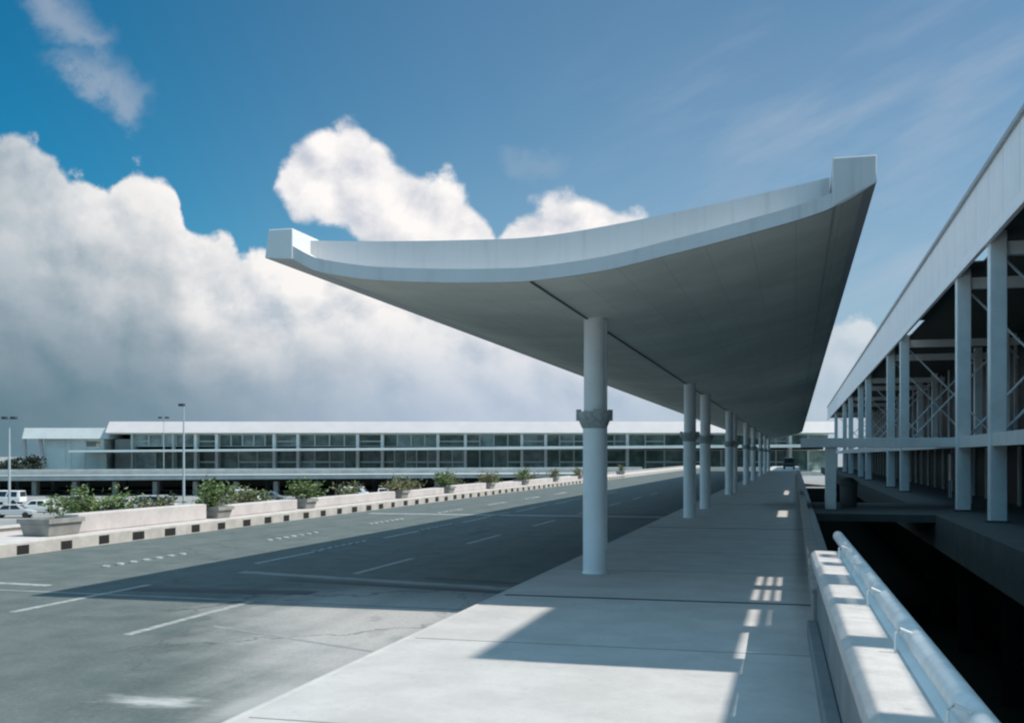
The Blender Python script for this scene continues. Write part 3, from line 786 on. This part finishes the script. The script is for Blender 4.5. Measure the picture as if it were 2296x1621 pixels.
B2 = fcurve(az, [(-.6,.3)] + [ae(*q) for q in ((560,400),(600,440),(650,490),(700,520),(760,545),(900,610),(1200,650),(1500,640),(1680,610))] + [(.6,.3)])
hf = noise(nt, vec(nt, az + (wob2-.5)*.02, e + (wob-.5)*.02, .5), 30, 7, .62)
puff = (1-voro(nt, vec(nt, az + (hf-.5)*.02, e + (hf-.5)*.02, .1), 38, .35)*1.6)
amp = (N0-.5) + (hf-.5)*.42 + (puff-.5)*.22
d1 = T1 + amp*.075 - e + .006
d2 = (T2 + amp*.06 - e + .008).min(e - B2 + amp*.05)
c1 = d1.ss(-.002, .010); c2 = d2.ss(-.003, .012)
# thin wisps top left, and pale veils to the right
ws = noise(nt, vec(nt, az*3.0 + e*1.0, e*3.4 - az*1.2, .7), 6, 7, .65)
def seg(u0, v0, u1, v1, wd):                             # soft streak along a segment, fading at both ends
    (a0, e0), (a1, e1) = ae(u0, v0), ae(u1, v1)
    L = math.hypot(a1-a0, e1-e0); tx, ty = (a1-a0)/L, (e1-e0)/L
    pa = az-a0 + (N0-.5)*.06; pe = e-e0 + (ws-.5)*.08
    t = ((pa*tx + pe*ty)/L).clamp()
    dx, dy = pa - t*(a1-a0), pe - t*(e1-e0)
    return 1-((dx*dx+dy*dy).sqrt()/wd).ss(.0, 1.0)
wisp = seg(70, -40, 190, 90, .03).max(seg(140, 150, 215, 170, .026)).max(seg(190, 90, 235, 175, .018)).max(seg(250, 185, 300, 230, .024))
wisp = (wisp*(ws.ss(.22, .58)*.52)*(1-e.ss(.5, .8)))
wisp2 = seg(1150, 372, 1230, 368, .022)*.20
veil = noise(nt, vec(nt, az*1.2, e*4.0 - az*1.6, .2), 5, 6, .55)
vq = (veil.ss(.40, .80)*.36 + .10)*az.ss(-.02, .30)*(1-e.ss(.30, .48))
# clear sky: Nishita, deepened and cooled as through a polariser towards the left
dark = az.ss(-.5, .12)
skyc_0 = tint(nt, sky.outputs[0], mix(nt, dark, (.07,.70,.90), (.72,1.02,1.06)))
skyc = tint(nt, skyc_0, mix(nt, (az.abs().ss(.6, 1.3)).max(e.ss(.55,1.1)), (1,1,1), (1.15,1.85,1.95)))  # sky outside the view brightened and blued as added fill light
lowh = 1-e.ss(.0, .34)
skyc = mix(nt, lowh*az.ss(-.35, .15)*.55, skyc, (3.3,4.2,5.6))
skyc = mix(nt, vq, skyc, (4.9,5.5,6.5))
skyc = mix(nt, (wisp.max(wisp2)), skyc, (4.6,5.0,5.8))
# cloud light: lit from the right, greyer in the depth of the bank and to its lower left
r2 = noise(nt, vec(nt, az, e, .9), 26, 6, .6) - noise(nt, vec(nt, az+.006, e+.008, .9), 26, 6, .6)
lit = (relief*3.6 + r2*.5 + .72).clamp()
shade_lo = (d1*3.8 - .10 - (az+.16).max(-.3)*.9 + (wob-.5)*.8).clamp()
lc_ = mix(nt, lit, (5.0,5.6,6.3), (9.3,9.0,8.8))
lc_ = tint(nt, lc_, mix(nt, az.ss(-.54, -.30), (.50,.60,.66), (1,1,1)))
k1 = mix(nt, shade_lo.ss(.05, .75), lc_, mix(nt, lit, (2.2,3.1,3.7), (3.7,4.4,5.0)))
hz = (1-e.ss(.03, .15))
k1 = mix(nt, hz*.8, k1, mix(nt, az.ss(-.46, -.02), (.85,1.75,2.25), (4.0,5.0,6.4)))
k2 = mix(nt, lit, (5.6,5.9,6.7), (9.6,9.3,9.1))
out = mix(nt, c2, skyc, k2)
out = mix(nt, c1*(1-az.ss(.02, .30)*.4), out, k1)
# bright bluish cloud cover added outside the view as fill light
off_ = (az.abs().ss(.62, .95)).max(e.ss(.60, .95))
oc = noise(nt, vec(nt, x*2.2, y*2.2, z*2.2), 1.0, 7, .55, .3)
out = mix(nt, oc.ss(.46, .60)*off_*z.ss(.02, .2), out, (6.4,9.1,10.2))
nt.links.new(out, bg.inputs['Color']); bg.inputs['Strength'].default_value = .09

# ------------------------------------------------------------------ sun, camera, colour
sl = bpy.data.lights.new('sun', 'SUN'); sl.energy = 4.8; sl.angle = math.radians(.4); sl.color = (1, .925, .85)
so = bpy.data.objects.new('sun', sl); col.objects.link(so); so.rotation_euler = (0, math.atan(K), 0); so.location = (60, 0, 80)
cd = bpy.data.cameras.new('camera'); co = bpy.data.objects.new('camera', cd); col.objects.link(co)
co.location = (0, 0, S); co.rotation_euler = (math.radians(90), 0, PSI)
cd.sensor_width = 36; cd.lens = 2400/2296*36; cd.shift_y = (1022-810.5)/2296; cd.clip_start = .05; cd.clip_end = 20000
sc.camera = co
sc.view_settings.view_transform = 'Standard'; sc.view_settings.look = 'None'; sc.view_settings.gamma = 1; sc.view_settings.exposure = .2
sc.cycles.filter_width = 2.3
sc.cycles.max_bounces = 8; sc.cycles.diffuse_bounces = 5
